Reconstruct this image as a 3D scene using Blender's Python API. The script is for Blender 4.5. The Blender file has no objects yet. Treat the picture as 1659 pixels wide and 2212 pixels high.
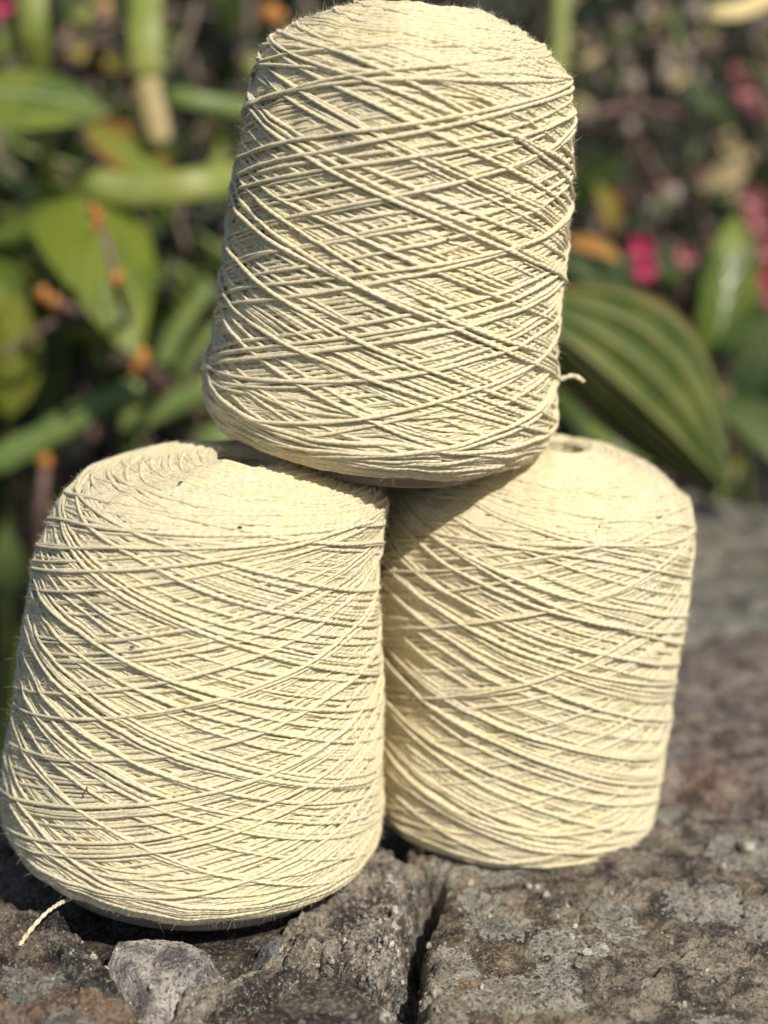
import bpy, math, random
import numpy as np
from mathutils import Vector, Matrix

# ------------------------------------------------------------------ camera, light, exposure
scene = bpy.context.scene
COL = scene.collection
CAM_H = 0.288
PITCH = math.radians(16.0)
FPX = 3404.0                      # focal length for a picture 2212 units tall
camd = bpy.data.cameras.new("camera")
camd.sensor_fit = 'VERTICAL'
camd.sensor_height = 36.0
camd.lens = 36.0 * FPX / 2212.0
camd.clip_start = 0.02
camd.clip_end = 200.0
cam = bpy.data.objects.new("camera", camd)
COL.objects.link(cam)
cam.location = (0, 0, CAM_H)
cam.rotation_euler = (math.radians(90) - PITCH, 0, 0)
scene.camera = cam
camd.dof.use_dof = True
camd.dof.focus_distance = 0.53
camd.dof.aperture_fstop = (camd.lens / 1000.0) / 0.0135

SUN_AZ = math.radians(-57.0)      # direction towards the sun, from +x turning towards the camera side
SUN_EL = math.radians(47.0)
sun_dir = Vector((math.cos(SUN_EL) * math.cos(SUN_AZ), math.cos(SUN_EL) * math.sin(SUN_AZ), math.sin(SUN_EL)))
sd = bpy.data.lights.new("sun", 'SUN')
sd.energy = 5.0
sd.angle = math.radians(0.53)
sd.color = (1.0, 0.945, 0.84)
sun = bpy.data.objects.new("sun", sd)
COL.objects.link(sun)
sun.location = (2, -2, 4)
sun.rotation_euler = sun_dir.to_track_quat('Z', 'Y').to_euler()

world = bpy.data.worlds.new("World")
scene.world = world
world.use_nodes = True
wn = world.node_tree.nodes
bgn = wn["Background"]
sky = wn.new("ShaderNodeTexSky")
sky.sky_type = 'NISHITA'
sky.sun_disc = False
sky.sun_elevation = SUN_EL
sky.sun_rotation = math.atan2(sun_dir.x, sun_dir.y)
world.node_tree.links.new(sky.outputs[0], bgn.inputs[0])
bgn.inputs[1].default_value = 0.095

scene.view_settings.view_transform = 'Standard'
scene.view_settings.look = 'None'
scene.view_settings.gamma = 1.0
scene.view_settings.exposure = 0.04
scene.cycles.max_bounces = 8
scene.cycles.diffuse_bounces = 6
scene.cycles.use_denoising = True

rng = np.random.default_rng(11)
random.seed(11)

# ------------------------------------------------------------------ helpers
def link(o, parent=None):
    COL.objects.link(o)
    if parent is not None:
        o.parent = parent
    return o

def empty(name, loc, rot=(0, 0, 0)):
    o = bpy.data.objects.new(name, None)
    o.empty_display_size = 0.02
    o.location = loc
    o.rotation_euler = rot
    return link(o)

def tag(o, label=None, cat=None, group=None, kind=None):
    if label: o["label"] = label
    if cat: o["category"] = cat
    if group: o["group"] = group
    if kind: o["kind"] = kind
    return o

def np_mesh(name, verts, faces, uv=None, smooth=True, attrs=None):
    """verts (n,3), faces (m,k) of equal k; uv per loop (m*k,2); attrs {name: per point float}"""
    me = bpy.data.meshes.new(name)
    verts = np.ascontiguousarray(verts, dtype=np.float32)
    faces = np.ascontiguousarray(faces, dtype=np.int32)
    m, k = faces.shape
    me.vertices.add(len(verts)); me.vertices.foreach_set("co", verts.ravel())
    me.loops.add(m * k); me.loops.foreach_set("vertex_index", faces.ravel())
    me.polygons.add(m)
    me.polygons.foreach_set("loop_start", np.arange(0, m * k, k, dtype=np.int32))
    me.polygons.foreach_set("loop_total", np.full(m, k, dtype=np.int32))
    if smooth:
        me.polygons.foreach_set("use_smooth", np.ones(m, dtype=bool))
    if uv is not None:
        l = me.uv_layers.new(name="UVMap")
        l.data.foreach_set("uv", np.ascontiguousarray(uv, dtype=np.float32).ravel())
    if attrs:
        for an, av in attrs.items():
            a = me.attributes.new(an, 'FLOAT', 'POINT')
            a.data.foreach_set("value", np.ascontiguousarray(av, dtype=np.float32))
    me.update()
    me.validate()
    return me

def mesh_obj(name, me, mat, parent=None):
    o = bpy.data.objects.new(name, me)
    if mat is not None:
        me.materials.append(mat)
    return link(o, parent)

# vectorised gradient noise -------------------------------------------------
_G = rng.normal(size=(4096, 3)); _G /= np.linalg.norm(_G, axis=1)[:, None]
def _h(ix, iy, iz, seed):
    n = (ix * 374761393 + iy * 668265263 + iz * 1274126177 + seed * 974634777) & 0x7fffffff
    n = ((n ^ (n >> 13)) * 1103515245) & 0x7fffffff
    return (n ^ (n >> 16)) & 4095
def pnoise(p, seed=0):
    p = np.asarray(p, dtype=np.float64)
    i = np.floor(p).astype(np.int64); f = p - i
    u = f * f * f * (f * (f * 6 - 15) + 10)
    r = 0.0
    for dx in (0, 1):
        for dy in (0, 1):
            for dz in (0, 1):
                g = _G[_h(i[..., 0] + dx, i[..., 1] + dy, i[..., 2] + dz, seed)]
                d = g[..., 0] * (f[..., 0] - dx) + g[..., 1] * (f[..., 1] - dy) + g[..., 2] * (f[..., 2] - dz)
                w = (u[..., 0] if dx else 1 - u[..., 0]) * (u[..., 1] if dy else 1 - u[..., 1]) * (u[..., 2] if dz else 1 - u[..., 2])
                r = r + w * d
    return r * 1.6
def fbm(p, octaves=4, lac=2.1, gain=0.5, seed=0, ridge=False):
    p = np.asarray(p, dtype=np.float64)
    a, s, t = 1.0, 0.0, 0.0
    for o in range(octaves):
        n = pnoise(p, seed + o * 7)
        if ridge: n = 1 - 2 * np.abs(n)
        s = s + a * n; t += a
        p = p * lac; a *= gain
    return s / t
def cells(p, seed=0):
    """2D cellular noise: distance to nearest point and its random value"""
    p = np.asarray(p); i = np.floor(p).astype(np.int64)
    best = np.full(p.shape[:-1], 9.0); second = best.copy(); val = np.zeros_like(best)
    for dx in (-1, 0, 1):
        for dy in (-1, 0, 1):
            jx, jy = i[..., 0] + dx, i[..., 1] + dy
            h1 = _h(jx, jy, jx * 0 + 3, seed) / 4096.0; h2 = _h(jx, jy, jx * 0 + 11, seed) / 4096.0
            h3 = _h(jx, jy, jx * 0 + 17, seed) / 4096.0
            d = np.hypot(jx + h1 - p[..., 0], jy + h2 - p[..., 1])
            m = d < best
            second = np.where(m, best, np.minimum(second, d))
            val = np.where(m, h3, val); best = np.where(m, d, best)
    return best, second, val

# node helper ----------------------------------------------------------------
class NT:
    def __init__(self, name):
        self.mat = bpy.data.materials.new(name); self.mat.use_nodes = True
        self.t = self.mat.node_tree; self.n = self.t.nodes
        self.bsdf = self.n["Principled BSDF"]; self.out = self.n["Material Output"]
    def new(self, typ, inputs=None, **kw):
        nd = self.n.new(typ)
        for k, v in kw.items(): setattr(nd, k, v)
        if inputs:
            for k, v in inputs.items(): self.set(nd, k, v)
        return nd
    def set(self, nd, k, v):
        s = nd.inputs[k]
        if isinstance(v, bpy.types.NodeSocket): self.t.links.new(v, s)
        elif isinstance(v, bpy.types.Node): self.t.links.new(v.outputs[0], s)
        else: s.default_value = v
    def math(self, op, a, b=None, c=None, clamp=False):
        nd = self.n.new("ShaderNodeMath"); nd.operation = op; nd.use_clamp = clamp
        self.set(nd, 0, a)
        if b is not None: self.set(nd, 1, b)
        if c is not None: self.set(nd, 2, c)
        return nd.outputs[0]
    def mix(self, f, a, b):
        nd = self.n.new("ShaderNodeMix"); nd.data_type = 'RGBA'
        self.set(nd, 0, f); self.set(nd, 6, a); self.set(nd, 7, b)
        return nd.outputs[2]
    def noise(self, vec, scale, detail=4.0, rough=0.55, dist=0.0):
        nd = self.new("ShaderNodeTexNoise", {"Scale": scale, "Detail": detail, "Roughness": rough, "Distortion": dist})
        if vec is not None: self.set(nd, "Vector", vec)
        return nd.outputs["Fac"]
    def ramp(self, f, stops, interp='LINEAR'):
        nd = self.n.new("ShaderNodeValToRGB"); nd.color_ramp.interpolation = interp
        cr = nd.color_ramp
        while len(cr.elements) < len(stops): cr.elements.new(0.5)
        for e, (p, c) in zip(cr.elements, stops):
            e.position = p
            e.color = c if len(c) == 4 else (*c, 1)
        self.set(nd, 0, f)
        return nd.outputs[0]
    def maprange(self, v, a, b, c, d):
        nd = self.n.new("ShaderNodeMapRange")
        self.set(nd, 0, v)
        for k, x in zip((1, 2, 3, 4), (a, b, c, d)): self.set(nd, k, x)
        return nd.outputs[0]
    def bump(self, h, strength, dist, normal=None):
        nd = self.new("ShaderNodeBump", {"Strength": strength, "Distance": dist})
        self.set(nd, "Height", h)
        if normal is not None: self.set(nd, "Normal", normal)
        return nd.outputs[0]
    def coord(self, which="Object"):
        return self.new("ShaderNodeTexCoord").outputs[which]
def rgb(r, g, b): return (r, g, b, 1.0)

# ------------------------------------------------------------------ wool
def wool_material(name, tint=(1, 1, 1)):
    m = NT(name)
    uv = m.new("ShaderNodeTexCoord").outputs["UV"]       # u: millimetres along the yarn / 100, v: 0..1 round it
    sep = m.new("ShaderNodeSeparateXYZ", {0: uv})
    u, v = sep.outputs[0], sep.outputs[1]
    ph = m.math('ADD', m.math('MULTIPLY', u, 2 * math.pi * 100 / 3.0), m.math('MULTIPLY', v, 4 * math.pi))
    lobe = m.math('ABSOLUTE', m.math('SINE', m.math('MULTIPLY', ph, 0.5)))
    obj = m.coord("Object")
    # fibres run along the ply, at an angle to the strand
    fv = m.new("ShaderNodeCombineXYZ", {0: m.math('ADD', m.math('MULTIPLY', u, 100.0), m.math('MULTIPLY', v, 9.0)),
                                        1: m.math('MULTIPLY', m.math('SUBTRACT', v, m.math('MULTIPLY', u, 12.0)), 16.0)})
    fib = m.noise(fv, 1.0, 3.0, 0.65)
    fz = m.noise(obj, 2600.0, 2.0, 0.6)
    warm = m.noise(obj, 45.0, 3.0, 0.6)
    fine = m.noise(obj, 420.0, 2.0, 0.5)
    c = m.mix(m.maprange(warm, 0.35, 0.68, 0.0, 1.0), rgb(0.79 * tint[0], 0.71 * tint[1], 0.53 * tint[2]),
              rgb(0.85 * tint[0], 0.75 * tint[1], 0.49 * tint[2]))
    c = m.mix(m.maprange(fine, 0.48, 0.66, 0.0, 0.55), c, rgb(0.74, 0.61, 0.33))
    c = m.mix(m.maprange(fib, 0.35, 0.65, 0.55, 0.0), c, rgb(0.60, 0.50, 0.28))
    m.set(m.bsdf, "Base Color", c)
    m.set(m.bsdf, "Roughness", 0.85)
    m.set(m.bsdf, "Specular IOR Level", 0.12)
    m.set(m.bsdf, "Sheen Weight", 0.06)
    m.set(m.bsdf, "Sheen Roughness", 0.5)
    h = m.math('ADD', m.math('MULTIPLY', lobe, 0.55), m.math('ADD', m.math('MULTIPLY', fib, 0.8), m.math('MULTIPLY', fz, 0.25)))
    m.set(m.bsdf, "Normal", m.bump(h, 0.8, 0.0005))
    return m.mat
M_WOOL = wool_material("cream wool")
mt = NT("cream wool fibres")
_d = mt.new("ShaderNodeBsdfDiffuse", {"Color": rgb(0.86, 0.77, 0.55)}); _t = mt.new("ShaderNodeBsdfTranslucent", {"Color": rgb(0.86, 0.77, 0.55)})
_m = mt.new("ShaderNodeMixShader", {0: 0.45}); mt.set(_m, 1, _d); mt.set(_m, 2, _t); mt.set(mt.out, "Surface", _m)
M_FUZZ = mt.mat
mt = NT("cone cardboard")
mt.set(mt.bsdf, "Base Color", mt.mix(mt.noise(mt.coord(), 300.0), rgb(0.20, 0.155, 0.12), rgb(0.30, 0.24, 0.19)))
mt.set(mt.bsdf, "Roughness", 0.55)
M_CARD = mt.mat
mt = NT("straw fleck"); mt.set(mt.bsdf, "Base Color", rgb(0.16, 0.06, 0.02)); M_FLECK = mt.mat
mt = NT("dark fleck"); mt.set(mt.bsdf, "Base Color", rgb(0.05, 0.045, 0.05)); M_FLECKD = mt.mat

def catmull(pts, n=24):
    P = np.array(pts, float); P = np.vstack([2 * P[0] - P[1], P, 2 * P[-1] - P[-2]])
    out = []
    for i in range(1, len(P) - 2):
        t = np.linspace(0, 1, n, endpoint=False)[:, None]
        a, b, c, d = P[i - 1], P[i], P[i + 1], P[i + 2]
        out.append(0.5 * ((2 * b) + (-a + c) * t + (2 * a - 5 * b + 4 * c - d) * t ** 2 + (-a + 3 * b - 3 * c + d) * t ** 3))
    out.append(P[-2][None])
    return np.vstack(out)

def gsmooth(a, sig, axis, wrap):
    if sig < 0.3: return a
    k = int(3 * sig) + 1
    w = np.exp(-0.5 * (np.arange(-k, k + 1) / sig) ** 2); w /= w.sum()
    pad = [(0, 0)] * a.ndim; pad[axis] = (k, k)
    b = np.pad(a, pad, mode='wrap' if wrap else 'edge')
    out = np.zeros_like(a)
    for j, ww in enumerate(w):
        sl = [slice(None)] * a.ndim; sl[axis] = slice(j, j + a.shape[axis])
        out += ww * b[tuple(sl)]
    return out

def strand_mesh(name, P, N, L, r, phase, closed_round=False, amp=0.05, nphi=5):
    """P, N lists of (n,3) arrays, one per visible run. Half tube with the cross-section of two plied threads."""
    vs, fs, uvs = [], [], []
    base = 0
    if closed_round:
        nphi = 9; phi = np.linspace(-math.pi, math.pi, nphi)
    else:
        phi = np.radians(np.linspace(-112, 112, nphi))
    for p, nrm, l in zip(P, N, L):
        n = len(p)
        if n < 3: continue
        t = np.gradient(p, axis=0); t /= np.linalg.norm(t, axis=1)[:, None] + 1e-12
        b = np.cross(t, nrm); b /= np.linalg.norm(b, axis=1)[:, None] + 1e-12
        nn = np.cross(b, t)
        rr = r * (1 + 0.13 * np.sin(l * 210 + phase) * np.sin(l * 57 + 2 * phase))
        tw = 2 * math.pi * l / 0.0030 + phase
        rad = rr[:, None] * (1 + amp * np.cos(2 * phi[None, :] + tw[:, None]))
        v = p[:, None, :] + rad[..., None] * (np.cos(phi)[None, :, None] * nn[:, None, :] + np.sin(phi)[None, :, None] * b[:, None, :])
        vs.append(v.reshape(-1, 3))
        i = np.arange(n - 1)[:, None] * nphi + np.arange(nphi - 1)[None, :] + base
        q = np.stack([i, i + nphi, i + nphi + 1, i + 1], -1).reshape(-1, 4)
        fs.append(q)
        U = np.repeat(l[:, None] * 10 + phase * 0.0, nphi, 1); V = np.repeat((phi / (2 * math.pi) + phase / (4 * math.pi))[None, :], n, 0)
        uvp = np.stack([U, V], -1).reshape(-1, 2)
        uvs.append(uvp[q - base].reshape(-1, 2))
        base += n * nphi
    if not vs: return None
    return np.vstack(vs), np.vstack(fs), np.vstack(uvs)

def yarn_cone(cfg):
    rs = np.random.default_rng(cfg['seed'])
    Rb, Rt, H, D, RH = cfg['Rb'], cfg['Rt'], cfg['H'], cfg['dome'], cfg['hole']
    rr = cfg.get('round', 0.015)
    YR = cfg.get('yarn', 0.00069)
    ctrl = [(0.60 * Rb, 0.000), (Rb - rr * 1.35, 0.0005), (Rb - rr * 0.42, rr * 0.30), (Rb - 0.0005, rr * 0.95),
            (Rb - 0.25 * (Rb - Rt), H * 0.33), (Rb - 0.5 * (Rb - Rt) + 0.0006, H * 0.55), (Rt + 0.0022, H - 0.020), (Rt - 0.0003, H - 0.004),
            *[(Rt * x - (1 - x) * 0.004, H - 0.001 + (D + 0.001) * (1 - x ** 2.2) ** cfg.get('dpow', 0.7) / (1 - ((RH + 0.006) / Rt) ** 2.2) ** cfg.get('dpow', 0.7))
              for x in (0.955, 0.86, 0.74, 0.60, (RH + 0.0065) / Rt) if Rt * x > RH + 0.006], (RH + 0.0015, H + 0.72 * D), (RH - 0.001, H + 0.1 * D), (RH - 0.003, H - 0.02)]
    prof = catmull(ctrl, 30)
    seg = np.hypot(*np.diff(prof, axis=0).T); cum = np.concatenate([[0], np.cumsum(seg)])
    DS = 0.0005
    S = cum[-1]; ns = int(S / DS) + 1
    sv = np.arange(ns) * DS
    pr = np.interp(sv, cum, prof[:, 0]); pz = np.interp(sv, cum, prof[:, 1])
    tr = np.gradient(pr, sv); tz = np.gradient(pz, sv); tl = np.hypot(tr, tz); tr /= tl; tz /= tl
    nr, nz = tz, -tr                       # outward normal of the meridian
    s_rim0 = sv[np.argmin(np.abs(pz - rr * 0.95) + (pr < Rb * 0.9))]
    s_rim1 = sv[np.argmin(np.abs(pz - (H - 0.004)) + (pr < Rt * 0.93))]
    s_lip = sv[int(np.argmin(np.abs(pr - (RH + 0.0015)) + (pz < H)))]
    NTH = 900
    dth = 2 * math.pi / NTH
    hm = np.zeros((ns, NTH))
    lump = None
    runs = []
    DL = 0.0013
    # order of winding: a close base layer, then broken layers over it, last some loose single crossings
    plan = []
    nb_ = cfg.get('base', 76)
    lay = [0]
    def layer(n, sg, keep, off, spread):
        lay[0] += 1
        ph = rs.uniform(0, 6.28); k2, k3 = rs.integers(2, 5), rs.integers(5, 9)
        out = []
        for q in range(n):
            th_ = 2 * math.pi * (q + rs.normal() * spread) / n + off
            if keep >= 1 or (0.5 + 0.28 * math.sin(k2 * th_ + ph) + 0.25 * math.sin(k3 * th_ + 2 * ph) + rs.normal() * 0.09) < keep:
                out.append((th_, sg, False, lay[0]))
        return out
    plan += layer(nb_, -1, 1, 0.0, 0.12) + layer(nb_, 1, 1, 0.3, 0.12)
    plan += layer(68, -1, 0.76, 0.5, 0.15) + layer(68, 1, 0.62, 0.9, 0.15) + layer(64, -1, 0.50, 0.2, 0.18) + layer(56, 1, 0.34, 0.7, 0.2) + layer(56, -1, 0.24, 1.4, 0.2)
    nl = cfg.get('loose', 7)
    plan += [(2 * math.pi * (q + rs.uniform(-.35, .35)) / (2 * nl), 1 if rs.random() < 0.5 else -1, True, 100 + q) for q in rs.permutation(2 * nl)]
    hm_under, cur = hm, 0
    for k, (theta, sgn, top, ly) in enumerate(plan):
        if ly != cur:
            hm_under, cur = hm.copy(), ly      # a layer rests on the layers wound before it
        alpha0 = math.radians(cfg.get('angle', 17.0) + rs.normal() * 0.7 + (rs.normal() * 1.5 if top else 0))
        s0 = s_rim0 - abs(rs.normal()) * 0.009 - 0.001 if rs.random() < 0.8 else s_rim0 + rs.uniform(0, 0.008)
        s0 = max(s0, 0.010)
        s1 = s_rim1 + (rs.random() ** 0.8) * (s_lip + 0.003 - s_rim1)
        if top: s1 = s_rim1 + rs.uniform(0.002, 0.026)
        s, sg = 0.5 * (s0 + s1), 1
        wob = rs.uniform(0, 6.28)
        # wound outwards from mid height both ways, so that each passes mid height where it was planned
        half = []
        for way in (1, -1):
            s, sg, th, n_after = 0.5 * (s0 + s1), way, 0.0, 0
            ss, tt, hh_ = [], [], []
            while n_after < 26 and len(ss) < 3000:
                d = min(abs(s1 - s), abs(s - s0))
                turn = 0.14 + 0.86 * min(1.0, max(0, d) / 0.011) ** 0.8
                g = 1.0
                if s > s_rim1: g = 0.75
                if s < s_rim0: g = 0.75
                a = alpha0 * turn * g * (1 + 0.08 * math.sin(s * 60 + wob))
                r = max(0.006, float(np.interp(s, sv, pr)))
                th += DL * math.cos(a) / r
                s += sg * DL * math.sin(a)
                ss.append(s); tt.append(th); hh_.append(-0.0012 * max(0, (n_after - 12) / 14))
                if sg == way and ((way > 0 and s >= s1 - 0.0002) or (way < 0 and s <= s0 + 0.0002)):
                    sg = -way; n_after = 1
                elif n_after: n_after += 1
            half.append((np.array(ss), np.array(tt) * sgn * way, np.array(hh_)))
        ss = np.concatenate([half[1][0][::-1], half[0][0]]); tt = np.concatenate([half[1][1][::-1], half[0][1]]) + theta
        dip = np.concatenate([half[1][2][::-1], half[0][2]])
        kn = np.arange(0, len(ss) + 40, 20)
        ss = ss + 0.0004 * np.interp(np.arange(len(ss)), kn, rs.normal(size=len(kn)))
        ss = gsmooth(ss, 5, 0, False)
        si = np.clip((ss / DS).astype(int), 0, ns - 1); ti = (tt / dth).astype(int) % NTH
        # the strand lies over what is already wound: upper envelope, smoothed by tension
        h0 = np.maximum(np.maximum(hm_under[si, ti], hm_under[np.clip(si + 1, 0, ns - 1), ti]), hm_under[np.clip(si - 1, 0, ns - 1), ti])
        w = 3
        env = h0.copy()
        for j in range(1, w + 1):
            env[j:] = np.maximum(env[j:], h0[:-j]); env[:-j] = np.maximum(env[:-j], h0[j:])
        c = gsmooth(env, 3.0, 0, False)
        c = np.maximum(c, h0) * 0.7 + c * 0.3 + YR * (0.22 if not top else 0.40) + dip
        rad_s = 2
        rloc = np.interp(ss, sv, pr)
        for a_ in range(-2, 3):
            for b_ in range(-3, 4):
                dd = np.hypot(a_ * DS, b_ * dth * rloc)
                ok = dd < YR
                hh = c + np.sqrt(np.maximum(0, YR ** 2 - dd ** 2)) * 0.5
                np.maximum.at(hm, (np.clip(si[ok] + a_, 0, ns - 1), (ti[ok] + b_) % NTH), hh[ok])
        runs.append((ss, tt, c, si, ti, top, k))
    low = gsmooth(gsmooth(hm, 0.008 / DS, 0, False), 0.008 / (dth * Rb), 1, True)
    thv = np.arange(NTH) * dth
    # gentle unevenness of the package itself
    pp = np.stack(np.broadcast_arrays(np.cos(thv)[None, :] * 1.7, np.sin(thv)[None, :] * 1.7, sv[:, None] * 26 + cfg['seed']), -1)
    lump = 0.0021 * fbm(pp, 3, seed=cfg['seed']) + 0.0008 * fbm(pp * 3.1, 2, seed=cfg['seed'] + 5)
    mn = hm.copy()
    for a_ in (-2, 0, 2):
        for b_ in (-3, 0, 3):
            mn = np.minimum(mn, np.roll(np.roll(hm, a_, 0), b_, 1))
    rot = Matrix.Rotation(cfg['lean'], 3, 'Y') @ Matrix.Rotation(cfg.get('pitch', 0), 3, 'X') @ Matrix.Rotation(cfg.get('spin', 0), 3, 'Z')
    R3 = np.array(rot)
    root = empty("yarn_cone", cfg['loc'], rot.to_euler())
    tag(root, cfg['label'], "yarn cone", "cones of cream yarn stacked on the stone wall")

    spin = cfg.get('spin', 0); skx, sky_ = cfg.get('skew', 0) * math.cos(-spin), cfg.get('skew', 0) * math.sin(-spin)
    def surf(s, t, h):
        r = np.interp(s, sv, pr) + np.interp(s, sv, nr) * h
        z = np.interp(s, sv, pz) + np.interp(s, sv, nz) * h
        n = np.stack([np.interp(s, sv, nr) * np.cos(t), np.interp(s, sv, nr) * np.sin(t), np.interp(s, sv, nz)], -1)
        f = np.clip((z - H + 0.02) / (D + 0.02), 0, 1) ** 1.5
        return np.stack([r * np.cos(t) + skx * f, r * np.sin(t) + sky_ * f, z], -1), n / np.linalg.norm(n, axis=1)[:, None]

    # core of wound yarn under the visible strands
    sub_s = np.arange(0, ns, 6); sub_t = np.arange(0, NTH, 9)
    SS, TT = np.meshgrid(sv[sub_s], thv[sub_t], indexing='ij')
    hh = lump[np.ix_(sub_s, sub_t)] - 0.0002 - 0.0012 * cfg.get('relief', 1.0)
    V, _ = surf(SS.ravel(), TT.ravel(), hh.ravel())
    a, b = len(sub_s), len(sub_t)
    i, j = np.meshgrid(np.arange(a - 1), np.arange(b), indexing='ij')
    F = np.stack([i * b + j, i * b + (j + 1) % b, (i + 1) * b + (j + 1) % b, (i + 1) * b + j], -1).reshape(-1, 4)
    UVp = np.stack([TT.ravel() * Rb * 10, SS.ravel() / 0.0032], -1)
    mesh_obj("yarn_core", np_mesh("yarn_core", V, F, UVp[F].reshape(-1, 2)), M_WOOL, root)

    big = ([], [], []); nb = 0
    fuzzP, fuzzN, fuzzT = [], [], []
    for (ss, tt, c, si, ti, top, k) in runs:
        lim = np.interp(ss, [0, s_rim0, s_rim0 + 0.012, s_rim1 - 0.012, s_rim1 + 0.006, s_lip], [0.0008, 0.0010, 0.0015, 0.0015, 0.0009, 0.0007])
        lim = lim * cfg.get('relief', 1.0)
        dh = c - low[si, ti]
        ch = lim * np.tanh(dh * (0.85 if top else 0.8) / lim) + lump[si, ti]
        vis = (c + YR * 0.55 > mn[si, ti]) & (ss > 0.006)
        v2 = vis.copy()
        for j in range(1, 3):
            v2[j:] |= vis[:-j]; v2[:-j] |= vis[j:]
        P, Nn = surf(ss, tt, ch)
        L = np.arange(len(ss)) * DL
        # coarser where the cone turns away from the camera side
        wn_ = (Nn @ R3.T)
        back = wn_[:, 1] > 0.12
        keep = np.ones(len(ss), bool); keep[back & (np.arange(len(ss)) % 4 != 0)] = False
        edges = np.flatnonzero(np.diff(np.concatenate([[0], v2.astype(int), [0]])))
        Ps, Ns, Ls = [], [], []
        for e0, e1 in zip(edges[::2], edges[1::2]):
            idx = np.arange(e0, e1); idx = idx[keep[idx]]
            if len(idx) > 4:
                Ps.append(P[idx]); Ns.append(Nn[idx]); Ls.append(L[idx])
                fr = idx[wn_[idx, 1] < 0.4]
                if len(fr):
                    q = np.repeat(fr, rs.poisson(cfg.get('fuzz', 0.8), len(fr)))
                    fuzzP.append(P[q]); fuzzN.append(Nn[q]); fuzzT.append(np.stack([-np.sin(tt[q]), np.cos(tt[q]), 0 * q], -1))
        rad = YR * rs.uniform(0.84, 1.12) * (1.1 if top else 1.0)
        res = strand_mesh("s", Ps, Ns, Ls, rad, rs.uniform(0, 6.28))
        if res is None: continue
        if top:
            mesh_obj("yarn_strand", np_mesh("yarn_strand", *res[:2], res[2]), M_WOOL, root)
        else:
            big[0].append(res[0]); big[1].append(res[1] + nb); big[2].append(res[2]); nb += len(res[0])
    o = mesh_obj("yarn_winding", np_mesh("yarn_winding", np.vstack(big[0]), np.vstack(big[1]), np.vstack(big[2])), M_WOOL, root)
    o["kind"] = "stuff"
    # stray fibres standing off the strands
    fp = np.vstack(fuzzP); fn = np.vstack(fuzzN); ft = np.vstack(fuzzT); n = len(fp)
    d1 = ft * rs.normal(size=(n, 1)) + fn * np.abs(rs.normal(size=(n, 1))) * 0.38 + rs.normal(size=(n, 3)) * 0.35
    d1 /= np.linalg.norm(d1, axis=1)[:, None]
    d2 = d1 + rs.normal(size=(n, 3)) * 0.6; d2 /= np.linalg.norm(d2, axis=1)[:, None]
    ln = rs.uniform(0.0004, 0.0012, (n, 1)) * np.where(rs.random((n, 1)) < 0.12, 2.0, 1.0)
    p0 = fp + fn * YR * 0.55 + rs.normal(size=(n, 3)) * YR * 0.45
    p1 = p0 + d1 * ln; p2 = p1 + d2 * ln
    side = np.cross(d1, rs.normal(size=(n, 3))); side /= np.linalg.norm(side, axis=1)[:, None]
    w_ = 0.000034
    V = np.stack([p0 - side * w_, p0 + side * w_, p2 + side * w_ * .5, p2 - side * w_ * .5], 1).reshape(-1, 3)
    F = np.arange(n)[:, None] * 4 + np.array([[0, 1, 2, 3]])
    o = mesh_obj("wool_fuzz", np_mesh("wool_fuzz", V, F, np.zeros((len(F) * 4, 2))), M_FUZZ, root)
    o["kind"] = "stuff"
    # paper tube of the cone: a rim under the package and a short tip in the hole
    z0 = cfg.get('tube_drop', 0.003)
    tp = [(0.50 * Rb, -z0), (cfg.get('tube_r', 0.70) * Rb, -z0), (cfg.get('tube_r', 0.70) * Rb + 0.0008, -z0 + 0.0008), (cfg.get('tube_r', 0.70) * Rb - 0.002, 0.004),
          (RH - 0.002, H - 0.004), (RH - 0.0025, H + D * 0.25), (RH - 0.004, H + D * 0.25), (RH - 0.005, H - 0.01)]
    tp = np.array(tp); nth = 72; tv = np.arange(nth) * 2 * math.pi / nth
    V = np.stack([tp[:, 0][:, None] * np.cos(tv), tp[:, 0][:, None] * np.sin(tv), np.repeat(tp[:, 1][:, None], nth, 1)], -1).reshape(-1, 3)
    i, j = np.meshgrid(np.arange(len(tp) - 1), np.arange(nth), indexing='ij')
    F = np.stack([i * nth + j, i * nth + (j + 1) % nth, (i + 1) * nth + (j + 1) % nth, (i + 1) * nth + j], -1).reshape(-1, 4)
    mesh_obj("cone_tube", np_mesh("cone_tube", V, F), M_CARD, root)
    return root, surf, (sv, pr, pz, lump, dth, ns)

def free_yarn(name, pts, r, parent, n=60, phase=0.0, mat=None):
    c = catmull(pts, max(4, n // (len(pts) - 1)))
    d = np.concatenate([[0], np.cumsum(np.linalg.norm(np.diff(c, axis=0), axis=1))])
    m = max(12, int(d[-1] / 0.0004)); l = np.linspace(0, d[-1], m)
    p = np.stack([np.interp(l, d, c[:, k]) for k in range(3)], -1)
    N = np.tile(np.array([0.1, -0.5, 0.85]), (m, 1))
    V, F, U = strand_mesh("x", [p], [N], [l], r, phase, closed_round=True, amp=0.24)
    return mesh_obj(name, np_mesh(name, V, F, U), mat or M_WOOL, parent)
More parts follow.
